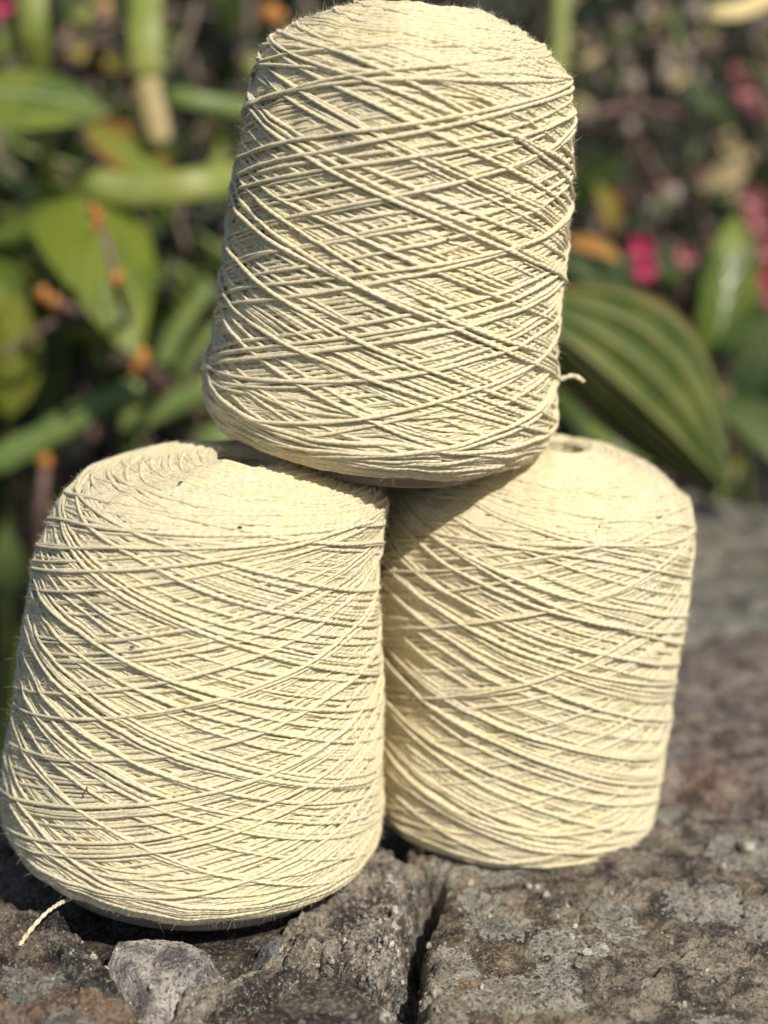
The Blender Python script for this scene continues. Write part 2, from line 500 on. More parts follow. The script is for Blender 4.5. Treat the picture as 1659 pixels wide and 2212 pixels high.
# ------------------------------------------------------------------ the three cones
CONES = [
    dict(seed=3, Rb=0.0710, Rt=0.0580, H=0.1345, dome=0.0175, dpow=0.55, hole=0.010, skew=0.012, lean=math.radians(4.9), spin=0.4, angle=16.5, loose=5, relief=0.68, base=82, yarn=0.00066,
         loc=(-0.0728, 0.5400, 0.0027), tube_drop=0.0035, tube_r=0.80, round=0.017,
         label="lower left cone of cream yarn, in front, loose tail of yarn at its base"),
    dict(seed=8, Rb=0.0605, Rt=0.0600, H=0.134, dome=0.0225, hole=0.012, skew=0.004, lean=math.radians(4.0), spin=2.0, angle=17.5, loose=7, relief=0.8,
         loc=(0.0496, 0.5885, -0.0105), tube_drop=0.002, round=0.017,
         label="lower right cone of cream yarn, set back on the big lichened slab"),
    dict(seed=21, Rb=0.0650, Rt=0.0555, H=0.1372, dome=0.0232, hole=0.014, lean=math.radians(6.6), spin=1.1, angle=17.0, loose=10,
         loc=(-0.0045, 0.5740, 0.1464), tube_drop=0.001, tube_r=0.66, round=0.021,
         label="top cone of cream yarn, balanced tilted across the two lower cones"),
]
roots = []
for cfg in CONES:
    roots.append(yarn_cone(cfg))
# ------------------------------------------------------------------ stone wall under the cones
CP, SP = math.cos(PITCH), math.sin(PITCH)
def ray(px, py):
    x, y = (px - 829.5) / FPX, -(py - 1106.0) / FPX
    return np.array([x, CP + y * SP, -SP + y * CP])
def ground(px, py, z=0.0):
    d = ray(px, py); t = (z - CAM_H) / d[2]
    return d[0] * t, d[1] * t
def place(px, py, depth):
    d = ray(px, py)
    return np.array([d[0] * depth, d[1] * depth, CAM_H + d[2] * depth])

def C5(x, y): return (x / 1.508 * 0.864, (1950 + y / 1.508) * 0.864)       # readings taken in one enlarged corner of the photo
def C4(x, y): return ((900 + x / 1.6265) * 0.864, (1900 + y / 1.6265) * 0.864)
def poly_sd(X, Y, poly):
    """signed distance to a polygon, positive inside"""
    poly = np.asarray(poly); d = np.full(X.shape, 1e9); inside = np.zeros(X.shape, bool)
    n = len(poly)
    for i in range(n):
        ax, ay = poly[i]; bx, by = poly[(i + 1) % n]
        ex, ey = bx - ax, by - ay
        t = np.clip(((X - ax) * ex + (Y - ay) * ey) / (ex * ex + ey * ey + 1e-12), 0, 1)
        d = np.minimum(d, np.hypot(X - ax - t * ex, Y - ay - t * ey))
        c = ((ay > Y) != (by > Y)) & (X < (bx - ax) * (Y - ay) / (by - ay + 1e-15) + ax)
        inside ^= c
    return np.where(inside, d, -d)

def grid_mesh(X, Y, Z, keep):
    n, m = X.shape
    i, j = np.meshgrid(np.arange(n - 1), np.arange(m - 1), indexing='ij')
    q = keep[:-1, :-1] & keep[1:, :-1] & keep[:-1, 1:] & keep[1:, 1:]
    i, j = i[q], j[q]
    F = np.stack([i * m + j, i * m + j + 1, (i + 1) * m + j + 1, (i + 1) * m + j], -1)
    V = np.stack([X, Y, Z], -1).reshape(-1, 3)
    used = np.unique(F); remap = np.full(len(V), -1); remap[used] = np.arange(len(used))
    return V[used], remap[F]

def stone(name, pts, z, res, mat, seed, rough=0.002, edge=0.006, depth=0.05, tilt=(0, 0), wob=0.003, ridge=0.0, pit=0.0, hole_fn=None, parent=None, freq=1.0):
    P = np.array([ground(*p[:2], z) for p in pts])
    x0, y0 = P.min(0) - 0.012; x1, y1 = P.max(0) + 0.012
    gx = np.arange(x0, x1, res); gy = np.arange(y0, y1, res)
    X, Y = np.meshgrid(gx, gy, indexing='ij')
    q = np.stack([X, Y, np.zeros_like(X) + seed], -1)
    sdist = poly_sd(X, Y, P) + wob * fbm(q * [45, 45, 1], 3, seed=seed) + 0.35 * wob * fbm(q * [220, 220, 1], 2, seed=seed + 2)
    cx, cy = P.mean(0)
    h = rough * fbm(q * [28 * freq, 28 * freq, 1], 5, gain=0.52, seed=seed + 9)
    h += 0.30 * rough * fbm(q * [200, 200, 1], 4, gain=0.65, seed=seed + 19, ridge=True)
    b1, b2, bv = cells(np.stack([X, Y], -1) * 55 + 0.6 * fbm(q * [60, 60, 1], 2, seed=seed + 31)[..., None], seed + 8)
    h += rough * 0.7 * (bv - 0.5) - rough * 0.5 * np.clip(0.10 - (b2 - b1), 0, 0.1) / 0.1 * (bv > 0.35)
    if ridge:
        a = math.radians(35); qr = np.stack([(X * math.cos(a) + Y * math.sin(a)) * 30, (-X * math.sin(a) + Y * math.cos(a)) * 110, np.zeros_like(X)], -1)
        h += ridge * fbm(qr + 0.8 * fbm(q * [40, 40, 1], 2, seed=seed)[..., None], 4, seed=seed + 29, ridge=True)
    if pit:
        b1, b2, bv = cells(np.stack([X, Y], -1) * 380, seed + 3)
        h -= pit * np.clip(0.45 - b1, 0, 1) * (bv > 0.45) * 1.6
        b1, b2, bv = cells(np.stack([X, Y], -1) * 190 + 5, seed + 4)
        h += pit * 0.9 * np.clip(0.5 - b1, 0, 1) * (bv > 0.7) * 2
    h += (X - cx) * tilt[0] + (Y - cy) * tilt[1]
    e = np.clip(sdist / edge, 0, 1)
    drop = edge * (1 - np.sqrt(1 - (1 - e) ** 2))
    Z = z + h - drop - np.clip(-sdist, 0, 0.006) / 0.006 * depth
    V, F = grid_mesh(X, Y, Z, sdist > -0.0068)
    return mesh_obj(name, np_mesh(name, V, F), mat, parent)

def rock_material(name, base, dark, warm, lichen=0.4, stain=None, lichen_col=(0.36, 0.36, 0.31), warm_amt=0.4, speck=0.5, lscale=60.0, rust=None):
    m = NT(name)
    g = m.new("ShaderNodeNewGeometry").outputs["Position"]
    n1 = m.noise(g, 26.0, 6.0, 0.62)
    n2 = m.noise(g, 90.0, 5.0, 0.65, 0.4)
    n3 = m.noise(g, 700.0, 4.0, 0.7)
    n4 = m.noise(g, 14.0, 4.0, 0.55, 0.8)
    c = m.mix(m.maprange(n1, 0.43, 0.58, 0, 1), rgb(*dark), rgb(*base))
    c = m.mix(m.math('MULTIPLY', m.maprange(n4, 0.48, 0.62, 0, 1), warm_amt), c, rgb(*warm))
    if stain:
        ds = m.new('ShaderNodeVectorMath', {0: g, 1: (stain[0], stain[1], -0.006)}, operation='DISTANCE').outputs['Value']
        c = m.mix(m.maprange(m.math('ADD', ds, m.math('MULTIPLY', n2, 0.05)), stain[2] + 0.035, stain[2] + 0.012, 0, 0.85), c, rgb(*stain[3]))
    c = m.mix(m.maprange(n2, 0.47, 0.62, 0.0, 0.7), c, rgb(base[0] * 1.7, base[1] * 1.68, base[2] * 1.62))
    c = m.mix(m.maprange(n2, 0.49, 0.38, 0.0, 0.9), c, rgb(dark[0] * .55, dark[1] * .55, dark[2] * .6))
    if rust:
        n5 = m.noise(g, 11.0, 3.0, 0.6, 0.5)
        c = m.mix(m.maprange(n5, 0.58, 0.68, 0, 0.75), c, rgb(*rust))
    # lichen: patches with scalloped, paler rims
    wv = m.new("ShaderNodeVectorMath", {0: g}, operation='ADD')
    nz = m.new("ShaderNodeTexNoise", {"Vector": g, "Scale": 240.0, "Detail": 4.0})
    sc = m.new("ShaderNodeVectorMath", {0: nz.outputs["Color"]}, operation='SCALE'); sc.inputs[3].default_value = 0.007
    m.set(wv, 1, sc)
    vo = m.new("ShaderNodeTexVoronoi", {"Vector": wv, "Scale": lscale, "Randomness": 1.0}, voronoi_dimensions="2D")
    rnd = m.new("ShaderNodeSeparateColor", {0: vo.outputs["Color"]}).outputs[0]
    size = m.math('MULTIPLY', m.math('MULTIPLY', m.math('GREATER_THAN', rnd, 1.0 - lichen), m.maprange(rnd, 1.0 - lichen, 1.0, 0.30, 0.66)), m.maprange(n3, 0.35, 0.65, 0.7, 1.2))
    edge = m.math('SUBTRACT', size, vo.outputs["Distance"])
    patch = m.maprange(edge, -0.01, 0.05, 0.0, 1.0)
    rim = m.math('MULTIPLY', patch, m.maprange(edge, 0.22, 0.04, 0.45, 1.0))
    lc = m.mix(m.maprange(n3, 0.35, 0.62, 0, 1), rgb(lichen_col[0] * .45, lichen_col[1] * .47, lichen_col[2] * .45), rgb(*lichen_col))
    c = m.mix(m.math('MULTIPLY', rim, 0.85), c, lc)
    # mineral grain
    s1 = m.maprange(n3, 0.54, 0.66, 0.0, speck)
    c = m.mix(s1, c, rgb(0.50, 0.45, 0.39))
    c = m.mix(m.maprange(n3, 0.48, 0.36, 0.0, 0.85), c, rgb(0.02, 0.018, 0.018))
    vs = m.new("ShaderNodeTexVoronoi", {"Vector": g, "Scale": 1100.0})
    vr = m.new("ShaderNodeSeparateColor", {0: vs.outputs["Color"]}).outputs[1]
    pale_grain = m.math('MULTIPLY', m.math('GREATER_THAN', vr, 0.975), m.math('LESS_THAN', vs.outputs["Distance"], 0.35))  # sparse pale mineral grains
    c = m.mix(m.math('MULTIPLY', pale_grain, 0.8), c, rgb(0.7, 0.66, 0.6))
    m.set(m.bsdf, "Base Color", c)
    m.set(m.bsdf, "Roughness", m.maprange(n2, 0.3, 0.7, 0.62, 0.9))
    m.set(m.bsdf, "Specular IOR Level", 0.4)
    h = m.math('ADD', m.math('MULTIPLY', n3, 0.0028), m.math('ADD', m.math('MULTIPLY', n2, 0.004), m.math('MULTIPLY', patch, 0.0004)))
    m.set(m.bsdf, "Normal", m.bump(h, 1.0, 1.0))
    return m.mat

M_DARKSTONE = rock_material("dark weathered stone", (0.15, 0.125, 0.10), (0.018, 0.016, 0.014), (0.30, 0.17, 0.085), lichen=0.25, warm_amt=0.7, lscale=55)
M_BROWNST = rock_material('brown speckled stone', (0.13, 0.105, 0.08), (0.03, 0.024, 0.022), (0.16, 0.085, 0.04), lichen=0.3, lichen_col=(0.38, 0.37, 0.33), warm_amt=0.8, lscale=34, speck=0.7)
M_SLAB = rock_material("lichened slab stone", (0.26, 0.215, 0.16), (0.085, 0.067, 0.048), (0.26, 0.17, 0.075), lichen=0.55, lichen_col=(0.60, 0.58, 0.49), warm_amt=0.6, lscale=42, stain=(*ground(*C4(340, 960), -0.006), 0.022, (0.24, 0.14, 0.045)))
M_MORTAR = rock_material("old gritty mortar", (0.29, 0.245, 0.19), (0.08, 0.065, 0.05), (0.22, 0.165, 0.11), lichen=0.2, warm_amt=0.2, speck=0.9, lscale=80)
M_WEDGE = rock_material("pale granular stone", (0.48, 0.43, 0.38), (0.27, 0.235, 0.205), (0.22, 0.19, 0.17), lichen=0.5, lichen_col=(0.46, 0.45, 0.42), warm_amt=0.3, speck=0.5, lscale=120)
M_HOLLOW = rock_material("dark brown stone", (0.085, 0.065, 0.042), (0.028, 0.022, 0.016), (0.10, 0.05, 0.022), lichen=0.3, lichen_col=(0.22, 0.23, 0.19), warm_amt=0.8, lscale=60)  # darker brown than the stones around the hollow
M_PINK = rock_material("reddish stone", (0.25, 0.20, 0.165), (0.11, 0.085, 0.07), (0.22, 0.12, 0.07), lichen=0.25, lichen_col=(0.34, 0.29, 0.27), warm_amt=0.3, rust=(0.24, 0.085, 0.025), stain=(*ground(1530, 1685), 0.010, (0.22, 0.07, 0.015)))
M_GREYST = rock_material("grey mossy stone", (0.25, 0.23, 0.18), (0.12, 0.11, 0.085), (0.25, 0.21, 0.13), lichen=0.4, lichen_col=(0.30, 0.30, 0.25), warm_amt=0.5)
M_SLATE = rock_material("grey slate chip", (0.15, 0.15, 0.15), (0.09, 0.09, 0.092), (0.15, 0.14, 0.12), lichen=0.1, warm_amt=0.2)
M_PEB = rock_material("pale quartz grit", (0.62, 0.57, 0.48), (0.46, 0.41, 0.34), (0.4, 0.33, 0.25), lichen=0.1, warm_amt=0.4)

wall = empty("stone_wall", (0, 0, 0))
tag(wall, "low weathered stone wall with lichen and gritty mortar carrying the yarn cones", "stone wall")
def lab(o, t): o["label"] = t; return o
# mortar bed everything sits in
lab(stone("mortar", [(-260, 1700), (980, 1640), (985, 1880), (960, 1960), (905, 2100), (930, 2330), (-260, 2330)], -0.030, 0.0016, M_MORTAR, 40, rough=0.004, edge=0.004, pit=0.0016, depth=0.1, parent=wall), "gritty pinkish mortar between the stones")
lab(stone("mortar", [C5(1120, 520), C5(1160, 400), C5(1290, 320), C5(1420, 250), C5(1500, 290), C5(1600, 330), C5(1545, 420), C5(1490, 640), C5(1425, 720), C5(1420, 790), C5(1340, 740), C5(1200, 650), C5(1030, 770), C5(850, 820), C5(640, 950), C5(640, 900), C5(680, 800), C5(760, 760), C5(960, 680)],
          -0.003, 0.0007, M_MORTAR, 41, rough=0.006, edge=0.004, pit=0.0034, wob=0.004, depth=0.03, tilt=(0.0, 0.03), parent=wall), "lump of gritty mortar beside the crack")
# stones of the foreground
lab(stone("stone", [C5(-160, 560), C5(60, 545), C5(150, 500), C5(260, 545), C5(310, 590), C5(400, 690), C5(500, 800), C5(545, 860), C5(520, 960), C5(430, 1060), C5(-160, 1100)],
          0.000, 0.0006, M_DARKSTONE, 50, rough=0.007, edge=0.008, ridge=0.0032, wob=0.003, tilt=(-0.02, 0.02), parent=wall), "dark brown weathered stone in the left corner")
lab(stone("stone", [C5(-200, 420), C5(0, 400), C5(110, 480), C5(60, 515), C5(-20, 540), C5(-200, 560)], -0.002, 0.001, M_DARKSTONE, 51, rough=0.004, edge=0.008, parent=wall), "dark stone under the left cone")
lab(stone("stone", [C5(-200, 100), C5(100, 60), C5(500, 300), C5(330, 560), C5(160, 490), C5(-40, 380), C5(-200, 400)], -0.006, 0.0016, M_DARKSTONE, 57, rough=0.003, edge=0.008, parent=wall), "dark stone shaded by the left cone")
lab(stone("stone", [C5(270, 570), C5(380, 500), C5(900, 360), C5(1240, 380), C5(1260, 470), C5(1180, 560), C5(1010, 660), C5(800, 700), C5(600, 860), C5(420, 760)],
          -0.009, 0.0008, M_HOLLOW, 52, rough=0.0025, edge=0.005, depth=0.02, wob=0.003, parent=wall), "dark brown stone in the hollow below the left cone")
lab(stone("stone", [C5(415, 650), C5(440, 612), C5(560, 602), C5(690, 605), C5(775, 645), C5(750, 680), C5(660, 722), C5(610, 762), C5(578, 765), C5(530, 725), C5(440, 680)],
          0.0030, 0.0005, M_WEDGE, 53, rough=0.0010, edge=0.0020, tilt=(0.0, 0.05), depth=0.012, wob=0.0018, pit=0.0004, parent=wall), "pale grey wedge-shaped stone set in the hollow")
lab(stone("stone", [C5(970, 620), C5(1010, 575), C5(1080, 560), C5(1100, 600), C5(1080, 640), C5(1020, 665)],
          -0.003, 0.0006, M_SLATE, 54, rough=0.0010, edge=0.004, depth=0.012, wob=0.001, parent=wall), "small dark grey chip pressed in the mortar")
lab(stone("stone", [C5(700, 985), C5(860, 895), C5(1040, 825), C5(1200, 715), C5(1330, 735), C5(1370, 805), C5(1440, 845), C5(1490, 880), C5(1550, 970), C5(1600, 1100), C5(640, 1100)],
          0.0015, 0.0006, M_BROWNST, 55, rough=0.003, edge=0.004, wob=0.0025, tilt=(0.0, -0.03), pit=0.0006, parent=wall), "brown speckled stone at the bottom edge")
# the long slab on the right
lab(stone("stone", [C4(345, 545), C4(330, 470), C4(200, 400), C4(200, 250), (900, 1780), (1000, 1745), (1250, 1730), (1480, 1745), (1600, 1760), (2100, 1800), (2100, 2420), C4(290, 1150), C4(262, 1010), C4(218, 900), C4(262, 790), C4(280, 720), C4(322, 650)],
          -0.0055, 0.0008, M_SLAB, 56, rough=0.0040, edge=0.009, ridge=0.0018, wob=0.0065, depth=0.05, tilt=(-0.01, 0.0), parent=wall), "large grey slab with pale lichen patches under the right cone")
lab(stone("stone", [(1330, 1565), (1500, 1375), (1700, 1340), (2050, 1350), (2150, 1720), (1700, 1715), (1480, 1700), (1330, 1690)], 0.002, 0.002, M_PINK, 58, rough=0.006, edge=0.014, ridge=0.002, parent=wall), "reddish rust-stained stone behind the slab")
lab(stone("stone", [(1250, 1760), (1380, 1690), (1500, 1720), (1660, 1725), (2100, 1735), (2100, 1800), (1620, 1765), (1430, 1790)], -0.010, 0.0014, M_MORTAR, 60, rough=0.006, edge=0.008, pit=0.003, parent=wall), "rubble filled joint behind the slab")
lab(stone("stone", [(1150, 1330), (1300, 1080), (1480, 1045), (1600, 1085), (1900, 1130), (2150, 1340), (1700, 1335), (1480, 1365), (1330, 1530), (1200, 1480)], 0.004, 0.003, M_GREYST, 59, rough=0.008, edge=0.02, parent=wall), "grey mossy stone at the far end of the wall")
lab(stone("stone", [(700, 1340), (900, 1120), (1130, 1100), (1240, 1120), (1140, 1330), (1180, 1500), (900, 1560), (600, 1560)], 0.000, 0.003, M_GREYST, 61, rough=0.008, edge=0.02, parent=wall), "grey stone hidden behind the cones")
# grit and pebbles lying on the stones
bpy.context.view_layer.update()
_dg = bpy.context.evaluated_depsgraph_get()
def drop_z(x, y):
    ok, loc, nn, idx, ob, mx = scene.ray_cast(_dg, Vector((x, y, 0.03)), Vector((0, 0, -1)), distance=0.09)
    return loc.z if ok and ob.name.split('.')[0] in ("stone", "mortar", "pebble") else None
def pebble(px, py, r, z, label, seed, mat=None, cat="pebble"):
    rs = np.random.default_rng(seed)
    import bmesh
    bm = bmesh.new(); bmesh.ops.create_icosphere(bm, subdivisions=3, radius=1.0)
    V = np.array([v.co[:] for v in bm.verts]); F = np.array([[v.index for v in f.verts] for f in bm.faces]); bm.free()
    # a broken chip: flat facets cut from a ball, then slight relief
    for _ in range(9):
        n = rs.normal(size=3); n /= np.linalg.norm(n); d = rs.uniform(0.55, 0.8)
        ex = V @ n - d; V = V - np.where(ex > 0, ex, 0)[:, None] * n
    V = V * (1 + 0.08 * fbm(V * 2.0 + seed, 3)[:, None]) * np.array([1.0, 0.85, 0.75]) * r
    x, y = ground(px, py, z)
    hz = drop_z(x, y)
    z = z if hz is None else hz + r * 0.45
    o = mesh_obj("pebble", np_mesh("pebble", V, F, smooth=False), mat or M_PEB)
    o.location = (x, y, z); o.rotation_euler = (0, 0, rs.uniform(0, 6))
    tag(o, label, cat, "pebbles lying on the slab")
    return o
for i, (a, b, r, lb) in enumerate([(975, 805, 0.0042, "largest pale chip of stone lying in the middle of the slab"),
                                   (922, 832, 0.0022, "small chip touching the left side of the largest pale chip"),
                                   (760, 572, 0.0026, "whitish round pebble on the slab just below the right cone"),
                                   (873, 700, 0.0014, "tiny pale pebble between the round pebble and the largest chip"),
                                   (885, 880, 0.0016, "tiny flat chip below the largest pale chip, on lichen"),
                                   (1570, 365, 0.0040, "cream pebble near the right edge beside the rubble joint"),
                                   (600, 740, 0.0014, "tiny pinkish grain left of the middle of the slab"),
                                   (450, 515, 0.0018, "small grain under the left side of the right cone"),
                                   (685, 515, 0.0016, "small grain straight below the right cone")]):
    pebble(*C4(a, b), r, -0.0055, lb, 100 + i)

# grit and crumbs in the joints and on the stones, nobody could count them
def grit(n, seed):
    rs = np.random.default_rng(seed)
    vs, fs, k = [], [], 0
    base = np.array([[1, 0, 0], [-1, 0, 0], [0, 1, 0], [0, -1, 0], [0, 0, 1], [0, 0, -1]], float)
    fc = np.array([[0, 2, 4], [2, 1, 4], [1, 3, 4], [3, 0, 4], [2, 0, 5], [1, 2, 5], [3, 1, 5], [0, 3, 5]])
    for _ in range(n):
        u = rs.random()
        if u < 0.45: px, py = C5(1500 + rs.normal() * 60, rs.uniform(300, 950))
        elif u < 0.75: px, py = C5(rs.uniform(1050, 1500), rs.uniform(350, 720))
        elif u < 0.9: px, py = C5(rs.uniform(250, 1000), rs.uniform(540, 850))
        else: px, py = rs.uniform(900, 1650), rs.uniform(1850, 2200)
        z = 0.0 if u < 0.9 else -0.005
        x, y = ground(px, py, z)
        r = 0.0005 + 0.0013 * rs.random() ** 2.5
        V = base * r * rs.uniform(0.6, 1.2, 3) * (1 + rs.normal(size=(6, 1)) * 0.15)
        a = rs.uniform(0, 6.28); R = np.array([[math.cos(a), -math.sin(a), 0], [math.sin(a), math.cos(a), 0.3], [0, -0.3, 1]])
        hit = drop_z(x, y)
        if hit is None: continue
        vs.append(V @ R.T + np.array([x, y, hit + r * 0.3])); fs.append(fc + k); k += 6
    return tag(mesh_obj("grit", np_mesh("grit", np.vstack(vs), np.vstack(fs), smooth=False), M_PEB), "pale crumbs of grit caught in the joints of the wall", None, None, "stuff")
grit(650, 33)
# ------------------------------------------------------------------ planted bank behind the wall
mt = NT("garden soil darkened for shade")
gg = mt.new("ShaderNodeNewGeometry").outputs["Position"]
mt.set(mt.bsdf, "Base Color", mt.mix(mt.maprange(mt.noise(gg, 30.0, 6.0), 0.35, 0.7, 0, 1), rgb(0.006, 0.005, 0.003), rgb(0.022, 0.017, 0.011)))  # soil colour taken near black to imitate shade under the plants
mt.set(mt.bsdf, "Roughness", 0.95)
mt.set(mt.bsdf, "Normal", mt.bump(mt.noise(gg, 60.0, 5.0), 1.0, 0.02))
M_SOIL = mt.mat
def bank_z(x, y):
    """low bed at the foot of the wall, rising into a steep planted bank"""
    t = np.clip((y - 1.0) / 1.5, 0, 1)
    return -0.55 + 1.9 * t * t * (3 - 2 * t) + np.clip(y - 2.5, 0, 100) * 0.12
gx = np.concatenate([np.linspace(-60, -3, 20), np.linspace(-2.9, 2.9, 120), np.linspace(3, 60, 20)])
gy = np.concatenate([np.linspace(-40, -1, 14), np.linspace(-0.9, 4.0, 110), np.linspace(4.3, 80, 24)])
X, Y = np.meshgrid(gx, gy, indexing='ij')
Z = bank_z(X, Y) + 0.05 * fbm(np.stack([X * 3, Y * 3, X * 0], -1), 4, seed=77)
V, F = grid_mesh(X, Y, Z, np.ones(X.shape, bool))
tag(mesh_obj("ground", np_mesh("ground", V, F), M_SOIL), kind="structure")

# --- leaves
def leaf_material(name, col, col2, vein, edge_col=None, rough=0.42, ribs=0.0, transl=0.2, edge_w=0.12, vlines=False):
    m = NT(name)
    uv = m.coord("UV"); sp = m.new("ShaderNodeSeparateXYZ", {0: uv}); u, v = sp.outputs[0], sp.outputs[1]
    g = m.coord("Object")
    a = m.math('ABSOLUTE', m.math('SUBTRACT', v, 0.5))
    n = m.noise(g, 22.0, 4.0)
    rnd = m.new("ShaderNodeObjectInfo").outputs["Random"]
    c = m.mix(m.maprange(m.math('ADD', n, m.math('MULTIPLY', rnd, 0.16)), 0.44, 0.68, 0, 1), rgb(*col), rgb(*col2))
    # side veins sweep forward from the midrib
    ph = m.math('SUBTRACT', u, m.math('MULTIPLY', a, 0.55))
    side = m.math('POWER', m.math('ABSOLUTE', m.math('SINE', m.math('MULTIPLY', ph, 9 * math.pi))), 0.5)
    if vlines:
        side = m.math('ABSOLUTE', m.math('SINE', m.math('MULTIPLY', a, 7 * math.pi)))
    c = m.mix(m.maprange(side, 0.55, 0.1, 0, 0.55), c, rgb(*vein))
    c = m.mix(m.maprange(a, 0.035, 0.012, 0, 0.9), c, rgb(*vein))
    if edge_col:
        c = m.mix(m.maprange(m.math('ADD', a, m.math('MULTIPLY', m.math('SUBTRACT', n, 0.5), 0.25)), 0.5 - edge_w, 0.5, 0, 0.9), c, rgb(*edge_col))
    m.set(m.bsdf, "Base Color", c); m.set(m.bsdf, "Roughness", rough); m.set(m.bsdf, "Specular IOR Level", 0.5)
    tr = m.new("ShaderNodeBsdfTranslucent", {"Color": c})
    mx = m.new("ShaderNodeMixShader", {0: transl}); m.set(mx, 1, m.bsdf); m.set(mx, 2, tr)
    m.set(m.out, "Surface", mx)
    m.set(m.bsdf, "Normal", m.bump(side, 0.5, 0.0015))
    return m.mat
ML = dict(
    big=leaf_material("broad green leaf", (0.045, 0.085, 0.007), (0.16, 0.19, 0.018), (0.24, 0.30, 0.10), rough=0.30),
    pale=leaf_material("glossy pale leaf", (0.060, 0.105, 0.020), (0.19, 0.22, 0.030), (0.32, 0.38, 0.18), rough=0.26),
    dark=leaf_material("deep green leaf", (0.016, 0.038, 0.005), (0.050, 0.078, 0.008), (0.11, 0.17, 0.05), rough=0.42),
    lime=leaf_material("yellow green leaf", (0.17, 0.20, 0.018), (0.27, 0.27, 0.03), (0.40, 0.40, 0.12), rough=0.5, transl=0.4),
    red=leaf_material("red edged leaf", (0.14, 0.20, 0.02), (0.24, 0.22, 0.03), (0.3, 0.3, 0.08), edge_col=(0.34, 0.10, 0.03), edge_w=0.3, rough=0.5),
    rib=leaf_material("ribbed leaf with brown edge", (0.055, 0.095, 0.016), (0.15, 0.165, 0.036), (0.24, 0.22, 0.08), edge_col=(0.22, 0.12, 0.05), rough=0.3, edge_w=0.06, vlines=True),
    deep=leaf_material('leaf darkened for shade', (0.004, 0.010, 0.002), (0.012, 0.020, 0.003), (0.05, 0.08, 0.02), rough=0.5),  # near-black green puts the shade inside the foliage into the leaf colour
    dull=leaf_material("blue green leaf", (0.035, 0.068, 0.02), (0.085, 0.115, 0.03), (0.15, 0.2, 0.09), rough=0.45),
    dry=leaf_material("dry tan leaf", (0.36, 0.27, 0.13), (0.46, 0.36, 0.17), (0.5, 0.4, 0.2), rough=0.7),
    orange=leaf_material("yellow orange leaf", (0.42, 0.30, 0.05), (0.50, 0.22, 0.06), (0.5, 0.35, 0.1), rough=0.6),
)
def simple_mat(name, c1, c2, rough=0.7, scale=40.0, transl=0.0):
    m = NT(name); g = m.coord("Object")
    c = m.mix(m.maprange(m.noise(g, scale, 4.0), 0.35, 0.65, 0, 1), rgb(*c1), rgb(*c2))
    m.set(m.bsdf, "Base Color", c); m.set(m.bsdf, "Roughness", rough)
    if transl:
        tr = m.new("ShaderNodeBsdfTranslucent", {"Color": c})
        mx = m.new("ShaderNodeMixShader", {0: transl}); m.set(mx, 1, m.bsdf); m.set(mx, 2, tr); m.set(m.out, "Surface", mx)
    return m.mat
M_STRAP = simple_mat("flat succulent stem", (0.15, 0.185, 0.03), (0.24, 0.25, 0.05), 0.5)
M_STRAPT = simple_mat("flat succulent stem turning tan", (0.30, 0.25, 0.09), (0.38, 0.27, 0.12), 0.55)
M_STRAPG = simple_mat("green succulent stem", (0.09, 0.14, 0.03), (0.15, 0.19, 0.04), 0.5)
M_TWIG = simple_mat("brown twig", (0.10, 0.055, 0.04), (0.20, 0.12, 0.10), 0.8)
M_GTWIG = simple_mat("grey brown twig", (0.10, 0.075, 0.055), (0.20, 0.15, 0.11), 0.85)
M_BUD = simple_mat("orange bud", (0.36, 0.12, 0.02), (0.42, 0.19, 0.04), 0.5)
M_PINKF = simple_mat("pink petals", (0.42, 0.12, 0.13), (0.48, 0.2, 0.2), 0.6, transl=0.3)
M_MAG = simple_mat("magenta petals", (0.52, 0.03, 0.11), (0.56, 0.09, 0.16), 0.6, transl=0.3)
M_DRYF = simple_mat("dry flower heads", (0.16, 0.12, 0.08), (0.40, 0.34, 0.26), 0.8)

UP = np.array([0, 0, 1.0])
def nrm(v): return v / (np.linalg.norm(v) + 1e-12)
def leaf_verts(base, tip, width, face, bend=0.1, cup=0.15, nu=18, nv=10, shape=0.45, ribs=0.0, wave=0.0, seed=0, tipsharp=0.75, lower=1.0, vrib=0.0):
    """face: direction the upper side looks to. shape: where the leaf is widest (0 base .. 1 tip)"""
    base, tip, face = map(np.asarray, (base, tip, face))
    ax = tip - base; L = np.linalg.norm(ax); ax = ax / L
    sd_ = nrm(np.cross(face, ax)); up = np.cross(ax, sd_)
    u = np.linspace(0, 1, nu); v = np.linspace(-1, 1, nv)
    U, Vv = np.meshgrid(u, v, indexing='ij')
    k = math.log(0.5) / math.log(shape)
    w = np.sin(np.pi * np.clip(U, 0, 1) ** k) ** tipsharp
    w = np.maximum(w, 0.015)
    off = bend * L * np.sin(np.pi * U) + cup * width * (np.abs(Vv) ** 1.5) * w + ribs * width * np.sin((U - 0.28 * np.abs(Vv)) * 9 * 2 * np.pi) * (0.25 + np.abs(Vv) * (1 - np.abs(Vv)) * 2.5) * w
    off = off + wave * width * np.sin(U * 9 + seed) * Vv
    off = off + vrib * width * np.cos(np.abs(Vv) * 3.5 * 2 * np.pi) * w
    Vs = Vv * np.where(Vv > 0, 1.0, lower)
    P = base + ax * (U * L)[..., None] + sd_ * (Vs * w * width * 0.5)[..., None] + up * off[..., None]
    V = P.reshape(-1, 3)
    i, j = np.meshgrid(np.arange(nu - 1), np.arange(nv - 1), indexing='ij')
    F = np.stack([i * nv + j, i * nv + j + 1, (i + 1) * nv + j + 1, (i + 1) * nv + j], -1).reshape(-1, 4)
    UV = np.stack([U.ravel(), (Vv.ravel() + 1) / 2], -1)
    return V, F, UV[F].reshape(-1, 2)
